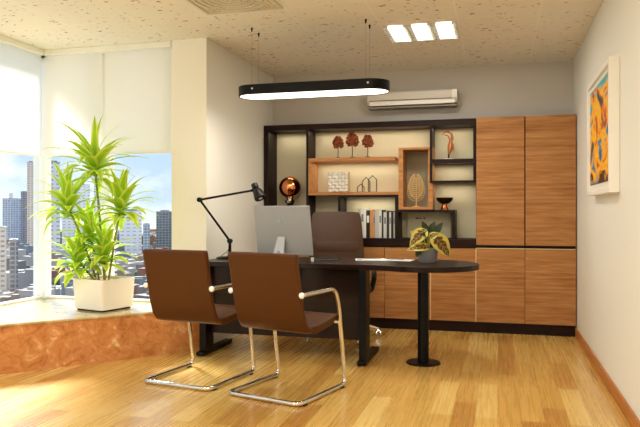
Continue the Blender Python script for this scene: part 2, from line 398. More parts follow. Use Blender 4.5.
def blind(label, axis, a0, a1, pos, zb):
    t = thing('roller_blind', label, 'roller blind', group='white roller blinds in the window bay')
    f = (lambda u0, u1, d, za, zb_: box(u0, u1, pos-d/2, pos+d/2, za, zb_)) if axis == 'x' else (lambda u0, u1, d, za, zb_: box(pos-d/2, pos+d/2, u0, u1, za, zb_))
    obj('fabric', f(a0, a1, .0016, zb, 2.6), 'blind_fabric', t)
    obj('bottom_bar', f(a0, a1, .012, zb-.018, zb+.004), 'window_frame', t, bevel=.003)
    return t
blind('white roller blind over the back window, left of the seam above the tall plant', 'x', -4.03, -3.43, 5.275, 1.70)
blind('white roller blind over the back window, next to the white column', 'x', -3.40, -2.745, 5.275, 1.70)
blind('white roller blind over the side window at the left edge of the view', 'y', 4.16, 5.25, -4.045, 1.69)

# ------------------------------------------------------------------ city beyond the glass
struct('city_ground', box(-1900, 200, 150, 2200, -60, -58), 'city_ground', 'grey city ground far below the windows')
GZ = -58
def cam_dir(u):
    a = math.atan(178/667); r = (u-320)/667
    return Vector((-math.sin(a)+r*math.cos(a), math.cos(a)+r*math.sin(a), 0))
TOWERS = [  # x, y, width, depth, top, facade, roof, label
    (-654.1, 825.2, 9.4, 18, 72.1, 'facade_tan', 1, 'slim tan tower seen just left of the white corner post'),
    (-518.9, 694.6, 15.6, 18, 60.3, 'facade_grey', 2, 'tall grey tower with a dark roof cap just right of the corner post'),
    (-702.9, 1002.6, 44.8, 18, 47.7, 'facade_white', 1, 'broad pale grey tower with a window grid behind the tall plant'),
    (-744.5, 1134.4, 17.9, 18, 78.5, 'facade_grey', 1, 'slender grey tower beside the middle window mullion'),
    (-489.7, 821.6, 29.4, 18, 2.6, 'facade_white', 1, 'low white slab block right of the tall plant'),
    (-422.3, 791.9, 20.7, 18, 1.2, 'facade_dark', 1, 'dark grey tower beside the white column'),
    (-776.5, 935.4, 29.2, 18, 22.6, 'facade_blue', 0, 'blue grey office block at the left edge of the view'),
    (-710.0, 881.8, 10.1, 18, 32.3, 'facade_dark', 0, 'dark narrow tower left of the slim tan tower'),
    (-336.0, 391.5, 9.1, 18, -9.9, 'facade_tan', 0, 'brown mid-rise block in front of the blue grey office block'),
    (-347.8, 420.5, 5.6, 18, -19.7, 'facade_dark', 0, 'short dark block in front of the dark narrow tower'),
    (-427.7, 755.2, 8.2, 18, -13.9, 'facade_blue', 0, 'hazy distant tower right of the middle window mullion'),
    (-667.5, 1063.8, 13.4, 18, 15.6, 'facade_grey', 0, 'hazy distant tower above the white slab block'),
    (-952.3, 1143.2, 7.5, 18, 37.7, 'facade_grey', 0, 'faint far tower seen through the side window'),
]
for (x, y, wd, dp, top, fm, rf, lb) in TOWERS:
    rz = math.atan2(y, x)-PI/2
    t = thing('tower_block', lb, 'building', (x, y, GZ), rz)
    H = top-GZ
    obj('facade', box(-wd/2, wd/2, -dp/2, dp/2, 0, H), fm, t)
    obj('roof', boxes([(-wd/2-.2, wd/2+.2, -dp/2-.2, dp/2+.2, H, H+.8), (-wd*.25, wd*.3, -dp*.25, dp*.25, H, H+(2.6 if rf else 1.2))]), 'facade_dark' if rf == 2 else 'low_wall_1', t)
rnd = random.Random(11); proto = {}
def low(i, x, y, s, hgt, rz):
    k = i % 8
    if k not in proto:
        o = obj('city_house', boxes([(-.5, .5, -.4, .4, 0, 1), (-.3, .1, -.2, .2, 1, 1.12), (.2, .45, -.35, -.1, 1, 1.2)]), 'low_wall_%d' % k); proto[k] = o
    else:
        o = proto[k].copy(); C.objects.link(o)
    o.location = (x, y, GZ); o.scale = (s, s, hgt); o.rotation_euler = (0, 0, rz)
    tag(o, 'small low-rise building in the dense city far below the windows', 'building', 'low-rise city buildings below the windows')
spots = []
for i in range(2600):
    if len(spots) >= 285: break
    D = 300+1300*rnd.random()**1.6; u = rnd.uniform(-6, 178)
    d = cam_dir(u)*D; s = rnd.uniform(9, 20)*(1+D/1400)
    if any((d.x-a)**2+(d.y-b)**2 < (.68*(s+c))**2 for a, b, c in spots): continue
    if any((d.x-T[0])**2+(d.y-T[1])**2 < (.7*s+.8*T[2]+6)**2 for T in TOWERS): continue
    spots.append((d.x, d.y, s)); low(rnd.randrange(8), d.x, d.y, s, rnd.uniform(6, 17), rnd.uniform(-.5, .5))
tp = None; n = 0
for i in range(400):
    if n >= 26: break
    D = 330+420*rnd.random(); d = cam_dir(rnd.choice([rnd.uniform(0, 32), rnd.uniform(138, 172), rnd.uniform(46, 172)]))*D
    if any((d.x-a)**2+(d.y-b)**2 < (.66*c+8)**2 for a, b, c in spots): continue
    if any((d.x-T[0])**2+(d.y-T[1])**2 < (.75*T[2]+16)**2 for T in TOWERS): continue
    if tp is None:
        bm = bmesh.new()
        for k in range(7): sphere(bm, (rnd.uniform(-3, 3), rnd.uniform(-3, 3), 7+rnd.uniform(-1.5, 2)), rnd.uniform(2.5, 3.6), 8, 6)
        tube(bm, [(0, 0, 0), (0, 0, 6)], .5, 6)
        tp = o = obj('city_tree', bm, 'tree_crown', smooth=80)
    else:
        o = tp.copy(); C.objects.link(o)
    o.location = (d.x, d.y, GZ); o.rotation_euler = (0, 0, n*1.7); n += 1; spots.append((d.x, d.y, 8))
    tag(o, 'dark green street tree among the city rooftops far below', 'tree', 'street trees far below the windows')

# ------------------------------------------------------------------ cabinets
seams = [-2.385, -1.99, -1.545, -1.10, -.645, -.209, .248, .707]
names = ['base cabinet with oak door at the left end under the copper lamp', 'second oak base cabinet from the left, behind the monitor',
         'oak base cabinet directly behind the executive chair', 'oak base cabinet under the row of books', 'oak base cabinet behind the potted plant, right of the book shelf',
         'oak base cabinet under the left tall door, beside the bright strip', 'oak base cabinet in the right corner beside the white wall']
for i in range(7):
    a, b = seams[i], seams[i+1]
    t = thing('base_cabinet', names[i], 'cabinet', ((a+b)/2, 6.64, 0), 0, 'oak base cabinets along the back wall'); hw = (b-a)/2
    obj('carcass', box(-hw+.001, hw-.001, .019, .30, .1, .82), 'walnut', t)
    obj('door', box(-hw+.002, hw-.002, 0, .018, .105, .815), 'oak_door', t, bevel=.0015)
    if i in (4, 5): obj('edge_strip', box(-hw-.002, -hw+.006, -.003, .0, .105, .815), 'strip', t)
    if i >= 5: obj('top_glint', box(-hw+.004, hw-.004, -.002, .018, .8155, .822), 'strip', t)  # pale strip paints the light caught along the door tops
tag(obj('cabinet_plinth', box(-2.385, .697, 6.655, 6.93, 0, .099), 'walnut_h', bevel=.002), 'long dark plinth under the row of oak base cabinets', 'plinth')
tag(obj('countertop', boxes([(-2.385, -.211, 6.637, 6.945, .823, .905), (-.211, .706, 6.662, 6.945, .823, .849)]), 'walnut_h', bevel=.0015), 'dark walnut counter strip running over the oak base cabinets', 'counter')
for a, b, lb in ((-.207, .246, 'tall oak wall cabinet next to the open shelves'), (.250, .707, 'tall oak wall cabinet beside the white right wall')):
    t = thing('tall_cabinet', lb, 'cabinet', ((a+b)/2, 6.64, .85), 0, 'tall oak cabinets at the right end'); hw = (b-a)/2
    obj('carcass', box(-hw, hw, .02, .30, 0, 1.232), 'walnut', t)
    obj('door', box(-hw+.003, hw-.003, 0, .019, 0, 1.234), 'oak_door', t, bevel=.0015)

t = thing('bookcase', 'dark walnut open bookcase with oak cubes and lit beige back', 'bookcase', (0, 6.64, 0))
D0, D1 = 0, .285
obj('back_panel', box(-2.335, -.212, .285, .302, .906, 2.03), 'panel_beige', t)
obj('frame', boxes([(-2.385, -2.335, D0, .302, .906, 2.08)]), 'walnut', t, bevel=.001)
obj('top_rail', box(-2.335, -.209, D0, .302, 2.022, 2.08), 'walnut_h', t, bevel=.001)
obj('divider', box(-1.92, -1.897, D0+.001, D1, .906, 2.022), 'walnut', t)
obj('shelf', box(-1.87, -.995, D0, D1, 1.690, 1.725), 'oak_shelf', t, bevel=.001)
obj('shelf', box(-1.87, -.962, D0, D1, 1.344, 1.374), 'oak_shelf', t, bevel=.001)
obj('side_panel', box(-1.8965, -1.8705, D0, D1, 1.344, 1.725), 'oak_shelf', t)
bm = boxes([(-.96, -.915, D0, D1, 1.195, 1.813), (-.668, -.624, D0+.012, D1, 1.195, 1.813), (-.915, -.668, D0+.001, D1, 1.79, 1.812), (-.915, -.668, D0+.001, D1, 1.196, 1.22)])
obj('oak_cube', bm, 'oak_shelf', t)
obj('cube_back', box(-.915, -.668, .27, .284, 1.22, 1.79), 'grey_fabric', t)
bm = boxes([(-.65, -.627, -.01, .284, 1.455, 2.021), (-.232, -.210, -.01, .284, 1.455, 2.021), (-.627, -.232, -.009, .284, 1.650, 1.689), (-.627, -.232, -.009, .284, 1.455, 1.478)])
obj('walnut_cube', bm, 'walnut_h', t)
bm = boxes([(-1.581, -1.555, D0, D1, .906, 1.343), (-.995, -.963, D0, D1, .906, 1.343), (-1.555, -.995, D0+.001, D1, 1.318, 1.3425)])
obj('book_niche', bm, 'walnut', t)
bm = boxes([(-.962, -.406, D0+.001, D1, 1.170, 1.191), (-.435, -.406, D0, D1, .906, 1.170)])
obj('low_niche', bm, 'walnut_h', t)

# things on the shelves
x = -1.425
BK = [(.030, .285, (205, 200, 190), 'pale grey book at the left end of the row'), (.026, .292, (178, 172, 162), 'grey book second from the left end of the row'),
      (.034, .30, (226, 222, 214), 'tall cream book left of the black one'), (.018, .30, (240, 238, 232), 'thin white book touching the thick black one'),
      (.036, .283, (26, 22, 22), 'thick black book left of the tan one'), (.030, .285, (206, 142, 82), 'tan orange book in the middle of the row'),
      (.020, .27, (188, 160, 128), 'beige book right of the tan orange one'), (.034, .286, (196, 194, 190), 'wide light grey book right of the beige one'),
      (.026, .282, (222, 220, 214), 'off-white book in the right half of the row'), (.016, .285, (34, 44, 40), 'thin dark green book in the right half of the row'),
      (.030, .262, (208, 206, 202), 'shorter pale book left of two dark ones'), (.024, .278, (46, 48, 46), 'charcoal book near the right end of the row'),
      (.016, .262, (226, 224, 218), 'thin white book between two dark ones'), (.022, .272, (30, 30, 30), 'black book at the right end of the row'), (.012, .262, (210, 208, 204), 'slim pale book leaning at the far right of the row')]
for i, (wd, hh, c, lb) in enumerate(BK):
    wd *= 1.06; mat('book_cover_%d' % i, c, .55)
    b = thing('book', lb, 'book', (x+wd/2, 6.73, .906), 0, 'books standing on the shelf')
    obj('cover', boxes([(-wd/2, wd/2, 0, .004, 0, hh), (-wd/2, -wd/2+.003, .004, .17, 0, hh), (wd/2-.003, wd/2, .004, .17, 0, hh)]), 'book_cover_%d' % i, b)
    obj('pages', box(-wd/2+.003, wd/2-.003, .004, .165, .004, hh-.005), 'paper', b)
    if i % 2 == 0: obj('spine_label', box(-wd*.3, wd*.3, -.0008, 0, hh*.55, hh*.8), 'paper_print' if sum(c) > 300 else 'paper', b)
    x += wd+.0012
t = thing('ornament_tray', 'thin reddish wooden strip under the three topiary trees', 'tray', (-1.457, 6.78, 1.7253))
obj('strip', box(-.24, .24, -.04, .04, 0, .010), 'oak_shelf', t, bevel=.002)
for k, (tx, s, lb) in enumerate(((-1.615, .92, 'small dark red topiary tree at the left of the trio on the upper shelf'), (-1.463, 1.06, 'tallest dark red topiary tree in the middle of the trio'), (-1.30, .95, 'small dark red topiary tree at the right of the trio on the upper shelf'))):
    t = thing('topiary_ornament', lb, 'ornament', (tx, 6.78, 1.7356), 0, 'three topiary trees on the upper oak shelf')
    bm = bmesh.new(); r2 = random.Random(k)
    for q in range(110):
        a = r2.uniform(0, 2*PI); zz = r2.uniform(0, 1); rr = .062*math.sin(PI*(.12+.8*zz))**.7*(1.15-.45*zz)*r2.uniform(.8, 1.08)
        sphere(bm, (rr*math.cos(a)*s, rr*math.sin(a)*s, (.115+.125*zz)*s), .0125*s, 6, 4)
    sphere(bm, (0, 0, .17*s), .046*s, 12, 8, (1, 1, 1.15)); obj('foliage', bm, 'topiary', t, smooth=60)
    obj('trunk', tubes([[(0, 0, .006), (.002, 0, .06*s), (0, 0, .13*s)], .0045, 7]), 'topiary_trunk', t)
    obj('base', lathe([(0, 0), (.026*s, 0), (.026*s, .006), (0, .007)], 16), 'topiary_trunk', t)
t = thing('textured_box', 'square white box with a woven relief face on the oak shelf', 'decorative box', (-1.60, 6.72, 1.3745))
obj('box_body', box(-.105, .105, 0, .10, 0, .212), 'box_dark', t, bevel=.002)
bm = bmesh.new()
for i in range(6):
    for j in range(6):
        cx_, cz = -.0865+i*.0346, .0195+j*.0346
        a = [bm.verts.new(p) for p in ((cx_-.0165, -.002, cz-.0165), (cx_+.0165, -.002, cz-.0165), (cx_+.0165, -.002, cz+.0165), (cx_-.0165, -.002, cz+.0165))]
        p = bm.verts.new((cx_+(.012 if (i+j) % 2 else -.012), -.026, cz-.008))
        for q in range(4): bm.faces.new((a[q], a[(q+1) % 4], p))
        bm.faces.new(a[::-1])
obj('relief_face', bm, 'relief_white', t)
t = thing('wire_house_ornament', 'black wire ornament of three joined house outlines on the oak shelf', 'ornament', (-1.305, 6.75, 1.3745))
for (a, b, h1, h2, dy) in ((-.10, -.03, .05, .085, 0), (-.055, .025, .11, .155, .03), (.015, .10, .13, .17, 0)):
    L = []
    for yy in (dy, dy+.035):
        L.append([[(a, yy, .003), (a, yy, h1), ((a+b)/2, yy, h2), (b, yy, h1), (b, yy, .003), (a, yy, .003)], .0028, 6])
    for px_, pz in ((a, h1), ((a+b)/2, h2), (b, h1), (a, .003), (b, .003)): L.append([[(px_, dy, pz), (px_, dy+.035, pz)], .0024, 6])
    obj('house_outline', tubes(*L), 'wire_black', t)
t = thing('tree_sculpture', 'gold filigree tree sculpture inside the tall oak cube', 'sculpture', (-.80, 6.76, 1.2205))
bm = tubes([[(0, 0, .01), (.003, 0, .06), (0, 0, .13)], [.008, .005, .0045], 8])
r2 = random.Random(5)
tube(bm, [(0, 0, .12), (.002, 0, .22), (0, 0, .30)], [.0045, .0035, .002], 6)
for k in range(11):
    z0_ = .08+k*.0205; sg = 1 if k % 2 else -1
    for sg in (-1, 1):
        wz = .078*math.sin(PI*min(1, (z0_+.03-.05)/.285))**.6
        e = Vector((sg*wz, r2.uniform(-.008, .008), z0_+.045)); b0 = Vector((0, 0, z0_)); m_ = (b0+e)/2+Vector((0, 0, -.008))
        tube(bm, [b0, m_, e], [.003, .0024, .0018], 5)
        for q in range(5):
            pq = b0.lerp(e, .3+q*.17)+Vector((0, 0, (.008 if q % 2 else -.009))); sphere(bm, pq, .0056, 6, 4, (1, .5, 1.25))
pts = [(.084*math.sin(2*PI*k/36)*(1-.25*math.cos(2*PI*k/36)), 0, .195+.135*math.cos(2*PI*k/36)) for k in range(37)]
tube(bm, pts, .0028, 6, False); obj('branches', bm, 'gold', t)
obj('base', lathe([(0, 0), (.04, 0), (.04, .008), (.008, .012), (0, .012)], 20), 'gold', t)
t = thing('abstract_figure', 'brown abstract figure with arched arms on a white disc', 'sculpture', (-.475, 6.76, 1.6895))
obj('base', lathe([(0, 0), (.05, 0), (.052, .006), (.05, .014), (0, .015)], 24), 'plastic_white', t)
obj('stand', tubes([[(0, 0, .015), (0, 0, .07)], [.009, .008], 10]), 'bronze', t)
bm = tubes([[(0, 0, .06), (.012, 0, .10), (.02, 0, .15), (.016, 0, .185)], [.012, .026, .03, .012], 12],
           [[(.02, 0, .17), (.036, 0, .215), (.028, 0, .26), (-.01, 0, .285), (-.045, 0, .275), (-.062, 0, .255)], [.014, .012, .012, .011, .009, .005], 10],
           [[(.012, 0, .17), (.012, .01, .21), (-.01, .01, .245), (-.038, .01, .25)], [.013, .01, .008, .005], 10],
           [[(.03, 0, .15), (.046, 0, .12), (.04, 0, .09)], [.012, .01, .005], 10])
obj('body', bm, 'figure_wood', t, smooth=50)
t = thing('pedestal_bowl', 'dark bronze bowl on a copper foot on the low walnut niche', 'bowl', (-.515, 6.76, 1.1915))
obj('bowl', lathe([(.02, .058), (.05, .068), (.078, .095), (.086, .122), (.081, .122), (.07, .1), (.04, .078), (0, .074)], 28), 'bronze', t, smooth=50)
obj('foot', lathe([(0, 0), (.042, 0), (.036, .02), (.026, .045), (.03, .06), (0, .06)], 24), 'copper', t, smooth=40)
t = thing('small_plaque', 'cream plaque with a row of dark red marks in the low niche', 'plaque', (-.685, 6.895, .9065))
obj('board', box(-.222, .222, 0, .02, 0, .256), 'panel_beige', t, bevel=.003)
for a, b in ((-.04, -.015), (-.01, .0), (.006, .02), (.04, .06)): obj('red_mark', box(-.095+a, -.095+b, -.0015, 0, .192, .207), 'plaque_ink', t)
t = thing('globe_lamp', 'copper globe lamp with a clear base on the counter at the left', 'lamp', (-2.135, 6.77, .906))
obj('globe', sph((0, 0, .525), .118), 'copper', t, smooth=180)
obj('neck', lathe([(0, .36), (.05, .36), (.06, .385), (.035, .40), (.045, .42), (0, .425)], 20), 'chrome', t, smooth=30)
obj('base', lathe([(0, 0), (.075, 0), (.075, .02), (.022, .04), (.018, .2), (.03, .34), (.045, .36), (0, .36)], 24), 'bronze', t, smooth=40)

# ------------------------------------------------------------------ wall units and ceiling fittings
t = thing('air_conditioner', 'white split air conditioner high on the back wall', 'air conditioner', (-.845, 6.945, 2.235))
bm = bmesh.new()
prof = [(-.0, .17), (-.17, .172), (-.195, .15), (-.20, .07), (-.17, .03), (-.06, .012), (0, .012)]
A = [bm.verts.new((-.455, y, z)) for y, z in prof]; B = [bm.verts.new((.455, y, z)) for y, z in prof]; n = len(prof)
for i in range(n): bm.faces.new((A[i], A[(i+1) % n], B[(i+1) % n], B[i]))
bm.faces.new(A[::-1]); bm.faces.new(B)
obj('housing', bm, 'ac_plastic', t, bevel=.008, seg=3)
obj('front_panel', boxes([(-.40, .40, -.203, -.198, .084, .152)]), 'ac_plastic', t, bevel=.002)
obj('panel_slot', box(-.43, .40, -.2005, -.196, .068, .074), 'dark_gap', t)
obj('end_panel', box(.402, .452, -.204, -.198, .078, .156), 'frame_white', t, bevel=.002)
obj('louvre_flap', boxes([(-.43, .43, -.196, -.176, .022, .062)]), 'frame_white', t, rot=(0, 0, 0), bevel=.004)
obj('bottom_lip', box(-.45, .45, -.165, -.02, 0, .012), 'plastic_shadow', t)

t = thing('pendant_light', 'long black oval pendant light hanging over the desk', 'pendant light', (-1.425, 5.11, 2.103))
obj('housing', ring_prism(stadium(0, 0, 1.235, .30), stadium(0, 0, 1.215, .28), 0, .078), 'black_metal', t, smooth=40)
obj('cover', prism(stadium(0, 0, 1.215, .28), .06, .076), 'black_metal', t)
obj('diffuser', prism(stadium(0, 0, 1.214, .279), .004, .02), 'glow', t)
for px_ in (-.485, .445):
    for py in (-.075, .085):
        obj('wire', tubes([[(px_, py, .076), (px_, py, .547)], .0006, 5]), 'black_metal', t)
        obj('ceiling_hook', tubes([[(px_, py, .515), (px_, py, .546)], [.005, .009], 8]), 'black_metal', t)
    obj('side_screw', sph((px_+.03, -.151, .045), .008), 'steel_cap', t)

t = thing('recessed_light', 'recessed ceiling light with three glowing louvred cells', 'ceiling light', (-.6, 5.5, ZC))
for k in range(3):
    cx_ = -.19+k*.19
    obj('cell', box(cx_-.060, cx_+.060, -.225, .225, -.014, -.003), 'cell_glow', t)
    L = []
    for sgn in (-1, 1):
        for q in range(8):
            yy = -.225+q*.0643-.004
            L.append((cx_+sgn*.077-.017, cx_+sgn*.077+.017, yy, yy+.006, -.02, -.001))
        L.append((cx_+sgn*.094-.002, cx_+sgn*.094+.002, -.23, .23, -.02, -.001))
    obj('louvre', boxes(L), 'louvre', t)
t = thing('ceiling_vent', 'square ceiling air vent with curved louvres at the top of the view', 'vent', (-1.8, 4.3, ZC))
L = [(-.295, .295, -.295, -.275, -.012, -.001), (-.295, .295, .275, .295, -.012, -.001), (-.295, -.275, -.275, .275, -.012, -.001), (.275, .295, -.275, .275, -.012, -.001)]
obj('vent_frame', boxes(L), 'vent_white', t)
for k in range(5):
    r1 = .26-k*.045; q = 40
    obj('ring_louvre', ring_prism([(r1*math.cos(2*PI*i/q), r1*math.sin(2*PI*i/q)) for i in range(q)], [((r1-.02)*math.cos(2*PI*i/q), (r1-.02)*math.sin(2*PI*i/q)) for i in range(q)], -.014+.0015*k, -.002), 'vent_white', t)
obj('grille', boxes([(-.27+k*.03, -.262+k*.03, -.275, .275, -.007, -.001) for k in range(19)]), 'vent_white', t)

# ------------------------------------------------------------------ picture on the right wall
t = thing('framed_painting', 'white framed abstract painting in orange and blue on the right wall', 'painting', (XR, 4.88, 1.70))
y0, y1, z0, z1 = -.505, .545, -.41, .42
obj('frame', boxes([(-.062, -.001, y0, y0+.035, z0, z1), (-.062, -.001, y1-.035, y1, z0, z1), (-.0615, -.001, y0+.035, y1-.035, z0, z0+.035), (-.0615, -.001, y0+.035, y1-.035, z1-.035, z1)]), 'frame_white', t, bevel=.002)
obj('mat_board', box(-.044, -.002, y0+.034, y1-.034, z0+.034, z1-.034), 'mat_board', t)
obj('canvas', box(-.047, -.0445, y0+.085, y1-.085, z0+.075, z1-.07), 'abstract_paint', t)

# ------------------------------------------------------------------ desk
t = thing('desk', 'dark walnut desk with a round end on a black column', 'desk', (0, 0, 0))
cx_, cy_, r = -.56, 5.30, .42
poly = [(-2.365, 5.0), (-1.0, 5.0)]
a0 = -PI*.60
P0 = Vector((cx_+r*math.cos(a0), cy_+r*math.sin(a0)))
for k in range(1, 7):
    tt = k/7; A_, B_, C_ = Vector((-1.0, 5.0)), Vector((-.86, 4.995)), P0; q = A_*(1-tt)**2+B_*2*tt*(1-tt)+C_*tt*tt; poly.append((q.x, q.y))
for k in range(33):
    a = a0+(PI*.5-a0)*k/32; poly.append((cx_+r*math.cos(a), cy_+r*math.sin(a)))
poly += [(-2.365, 5.72)]
obj('tabletop', prism(poly, .727, .767), 'desk_wood', t, bevel=.004)
obj('modesty_panel', box(-2.295, -1.03, 5.10, 5.12, .172, .725), 'desk_wood', t, bevel=.002)
for lx in (-2.325, -1.0):
    g = obj('leg', box(lx-.028, lx+.028, 5.0, 5.16, .03, .727), 'black_metal', t, bevel=.003)
    f = obj('foot', boxes([(lx-.034, lx+.034, 4.95, 5.55, .006, .04)]), 'black_metal', g, bevel=.006)
g = obj('column_leg', lathe([(0, .01), (.043, .01), (.043, .727), (0, .727)], 28, (-.56, 5.2, 0)), 'black_metal', t, smooth=40)
obj('base_plate', lathe([(0, 0), (.132, 0), (.134, .006), (.128, .012), (0, .012)], 40, (-.56, 5.2, 0)), 'black_metal', g, smooth=30)
DZ = .7675
# monitor, seen from behind
t = thing('computer_monitor', 'silver desktop monitor seen from behind on the desk', 'monitor', (-1.70, 5.26, DZ), math.radians(-14))
tilt = -.15
bm = prism([(-.268, 0), (.268, 0), (.268, .406), (-.268, .406)], 0, .012)
g = obj('display', bm, 'silver', t, (0, 0, .052), (PI/2-tilt, 0, 0), bevel=.004, seg=3)
obj('screen', prism([(-.254, .03), (.254, .03), (.254, .40), (-.254, .40)], -.0012, -.0002), 'black_plastic', g)
bm = bmesh.new(); lb_ = []
for k in range(24):
    a = 2*PI*k/24; rr = .017*(1+.10*math.cos(2*a))*(1-.16*max(0, math.cos(a-PI/2))**12)
    if abs(((a-.15+PI) % (2*PI))-PI) < .42: rr *= .72
    lb_.append((-.018+rr*math.cos(a), .275+rr*math.sin(a)*1.08))
n = len(lb_); va = [bm.verts.new((x_, y_, .0123)) for x_, y_ in lb_]; bm.faces.new(va)
vl = [bm.verts.new(p) for p in ((-.018, .298, .0123), (-.011, .301, .0123), (-.006, .309, .0123), (-.013, .306, .0123))]; bm.faces.new(vl)
obj('emblem', bm, 'emblem', g)
bm = bmesh.new()
for (xa, xb, y_, z_) in ():
    pass
pr_ = [(-.088, -.055, .0), (.032, -.055, .0), (.006, -.030, .17), (-.045, -.030, .17)]
v1 = [bm.verts.new(p) for p in [(-.056, -.085, .008), (.056, -.085, .008), (.034, -.028, .20), (-.034, -.028, .20)]]
v2 = [bm.verts.new((v.co.x, v.co.y+.008, v.co.z)) for v in v1]
bm.faces.new(v1); bm.faces.new(v2[::-1])
for i in range(4): bm.faces.new((v1[i], v1[(i+1) % 4], v2[(i+1) % 4], v2[i]))
st = obj('stand', bm, 'silver_light', t, (-.02, -.006, 0))
obj('cable_hole', lathe([(0, 0), (.017, 0), (.017, .002), (0, .002)], 20), 'plastic_shadow', st, (.0, -.0675, .068), (PI/2-.27, 0, 0))
obj('stand_foot', box(-.10, .10, -.095, .09, 0, .007), 'silver_light', t, (-.02, 0, 0), bevel=.003)
t = thing('notebook', 'thin black notebook lying on the desk right of the monitor', 'notebook', (-1.42, 5.44, DZ), math.radians(24))
obj('cover', boxes([(-.12, .12, -.085, .085, 0, .003), (-.12, .12, -.085, .085, .013, .016), (-.12, -.117, -.085, .085, .003, .013)]), 'black_plastic', t)
obj('pages', box(-.116, .115, -.08, .08, .003, .013), 'paper_print', t)
t = thing('pen_holder', 'small white cup standing on the desk by the monitor edge', 'cup', (-1.462, 5.24, DZ))
obj('cup', lathe([(0, 0), (.012, 0), (.013, .032), (.0105, .032), (.0105, .004), (0, .004)], 16), 'plastic_white', t, smooth=40)
# desk lamp
t = thing('desk_lamp', 'black articulated desk lamp on the left end of the desk', 'lamp', (-2.21, 5.30, DZ))
obj('base', lathe([(0, 0), (.072, 0), (.074, .008), (.06, .018), (.02, .022), (0, .022)], 32, (-.06, .03, 0)), 'black_metal', t, smooth=35)
obj('post', tubes([[(-.03, .015, .014), (0, 0, .035), (0, 0, .15)], [.014, .014, .012], 12]), 'black_metal', t, smooth=50)
J0, J1, J2 = (0, 0, .155), (-.155, -.265, .503), (.215, -.01, .585)
def joint(p, r):
    bm = tubes([[(p[0]-.0, p[1]-.016, p[2]), (p[0], p[1]+.016, p[2])], r, 16]); return bm
obj('lower_arm', tubes([[J0, J1], .0095, 10]), 'black_metal', t)
obj('upper_arm', tubes([[J1, J2], .0095, 10]), 'black_metal', t)
for p, r in ((J0, .02), (J1, .02), (J2, .014)): obj('joint', joint(p, r), 'black_metal', t, smooth=40)
d = Vector((.066, -.035, -.112)); a = Vector(J2)+Vector((.008, 0, .052))
h = obj('lamp_shade', tubes([[a, a+d*.28, a+d*.34, a+d*.5, a+d*1.0, a+d*1.08], [.027, .029, .02, .038, .05, .047], 20]), 'black_plastic', t, smooth=45)
obj('bulb', sph(tuple(a+d*.9), .03), 'plastic_white', h, smooth=180)
obj('cord', tubes([round_path([(0, .0, .10), (-.05, .03, .05), (-.10, .06, .03), (-.128, .10, .006), (-.13, .3, .003)], .06), .0028, 6]), 'black_plastic', t)
# papers
def sheet(name, label, cat, x, y, z, rz, wx, wy, th, prints):
    t = thing(name, label, cat, (x, y, z), rz, 'papers on the desk')
    obj('pages', box(-wx/2, wx/2, -wy/2, wy/2, 0, th), 'paper', t, bevel=.001)
    obj('printed_blocks', boxes([(a*wx, b*wx, c*wy, e*wy, th, th+.0006) for a, b, c, e in prints]), 'paper_print', t)
sheet('magazine', 'open magazine lying flat at the left of the papers on the desk', 'magazine', -1.03, 5.52, DZ, .2, .26, .19, .004, [(-.45, -.05, -.4, .1), (.05, .42, -.1, .4), (.05, .3, -.4, -.2)])
sheet('magazine', 'white brochure lying flat nearest the potted plant', 'magazine', -.79, 5.54, DZ, -.12, .22, .16, .003, [(-.4, .1, .1, .42), (-.4, .4, -.3, -.1)])
sheet('loose_paper', 'loose white sheet on top of the open magazine', 'paper', -1.0, 5.53, DZ+.005, .5, .21, .15, .001, [(-.4, .3, .2, .3), (-.4, .3, 0, .1)])
# potted calathea
t = thing('potted_calathea', 'grey pot with a patterned yellow and brown leaf plant on the round desk end', 'potted plant', (-.545, 5.385, DZ))
obj('pot', lathe([(0, 0), (.066, 0), (.074, .01), (.084, .10), (.085, .112), (.076, .112), (.074, .095), (0, .095)], 36), 'pot_grey', t, smooth=40)
obj('soil', lathe([(0, .088), (.073, .09), (.073, .097), (0, .1)], 20), 'soil', t)
ca = math.atan(178/667)
RT = Vector((math.cos(ca), math.sin(ca), 0)); FW = Vector((math.sin(ca), -math.cos(ca), 0)); UP = Vector((0, 0, 1))
def blade(bm, base, d, nrm, L, W, curl, edge=.55, n=10):
    d = d.normalized(); nrm = (nrm-d*nrm.dot(d)).normalized(); sd_ = d.cross(nrm); rows = []
    for i in range(n+1):
        t_ = i/n; wd = W*.5*(math.sin(PI*t_**.72)**.85 if 0 < t_ < 1 else 0)+.0008
        c0 = base+d*(L*t_)+nrm*(curl*(t_-t_*t_*1.8))
        e_ = edge+.16*math.sin(i*2.6)
        rows.append([bm.verts.new(c0+sd_*(wd*q)+nrm*(.14*wd*abs(q))) for q in (-1, -e_, 0, e_, 1)])
    for a, b in zip(rows, rows[1:]):
        for k in range(4): bm.faces.new((a[k], a[k+1], b[k+1], b[k])).material_index = 1 if k in (0, 3) else 0
LV = [  # start (right, toward the chairs, up), direction in the same axes, length, width, curl, dark
    ((.025, .05, .222), (.62, .25, -.70), .205, .135, .05, 0), ((-.015, .04, .265), (-.75, .3, -.62), .175, .10, .045, 0), ((.01, .06, .125), (-.95, .3, -.02), .175, .075, .04, 0),
    ((-.06, .04, .115), (-.5, .4, -.75), .08, .045, .01, 1), ((.0, .0, .21), (-.3, .1, .9), .115, .06, .02, 1), ((.035, -.01, .20), (.55, .1, .8), .135, .06, .02, 1),
    ((.015, .02, .235), (.3, .2, .85), .09, .05, .02, 1), ((.0, .05, .19), (.75, .4, .55), .09, .06, .03, 0), ((-.02, -.05, .18), (-.6, -.5, .5), .14, .08, .04, 0), ((.03, -.06, .18), (.5, -.7, .4), .14, .08, .04, 1), ((-.01, .05, .2), (-.35, .5, .3), .08, .05, .03, 1)]
def ax(v): return RT*v[0]+FW*v[1]+UP*v[2]
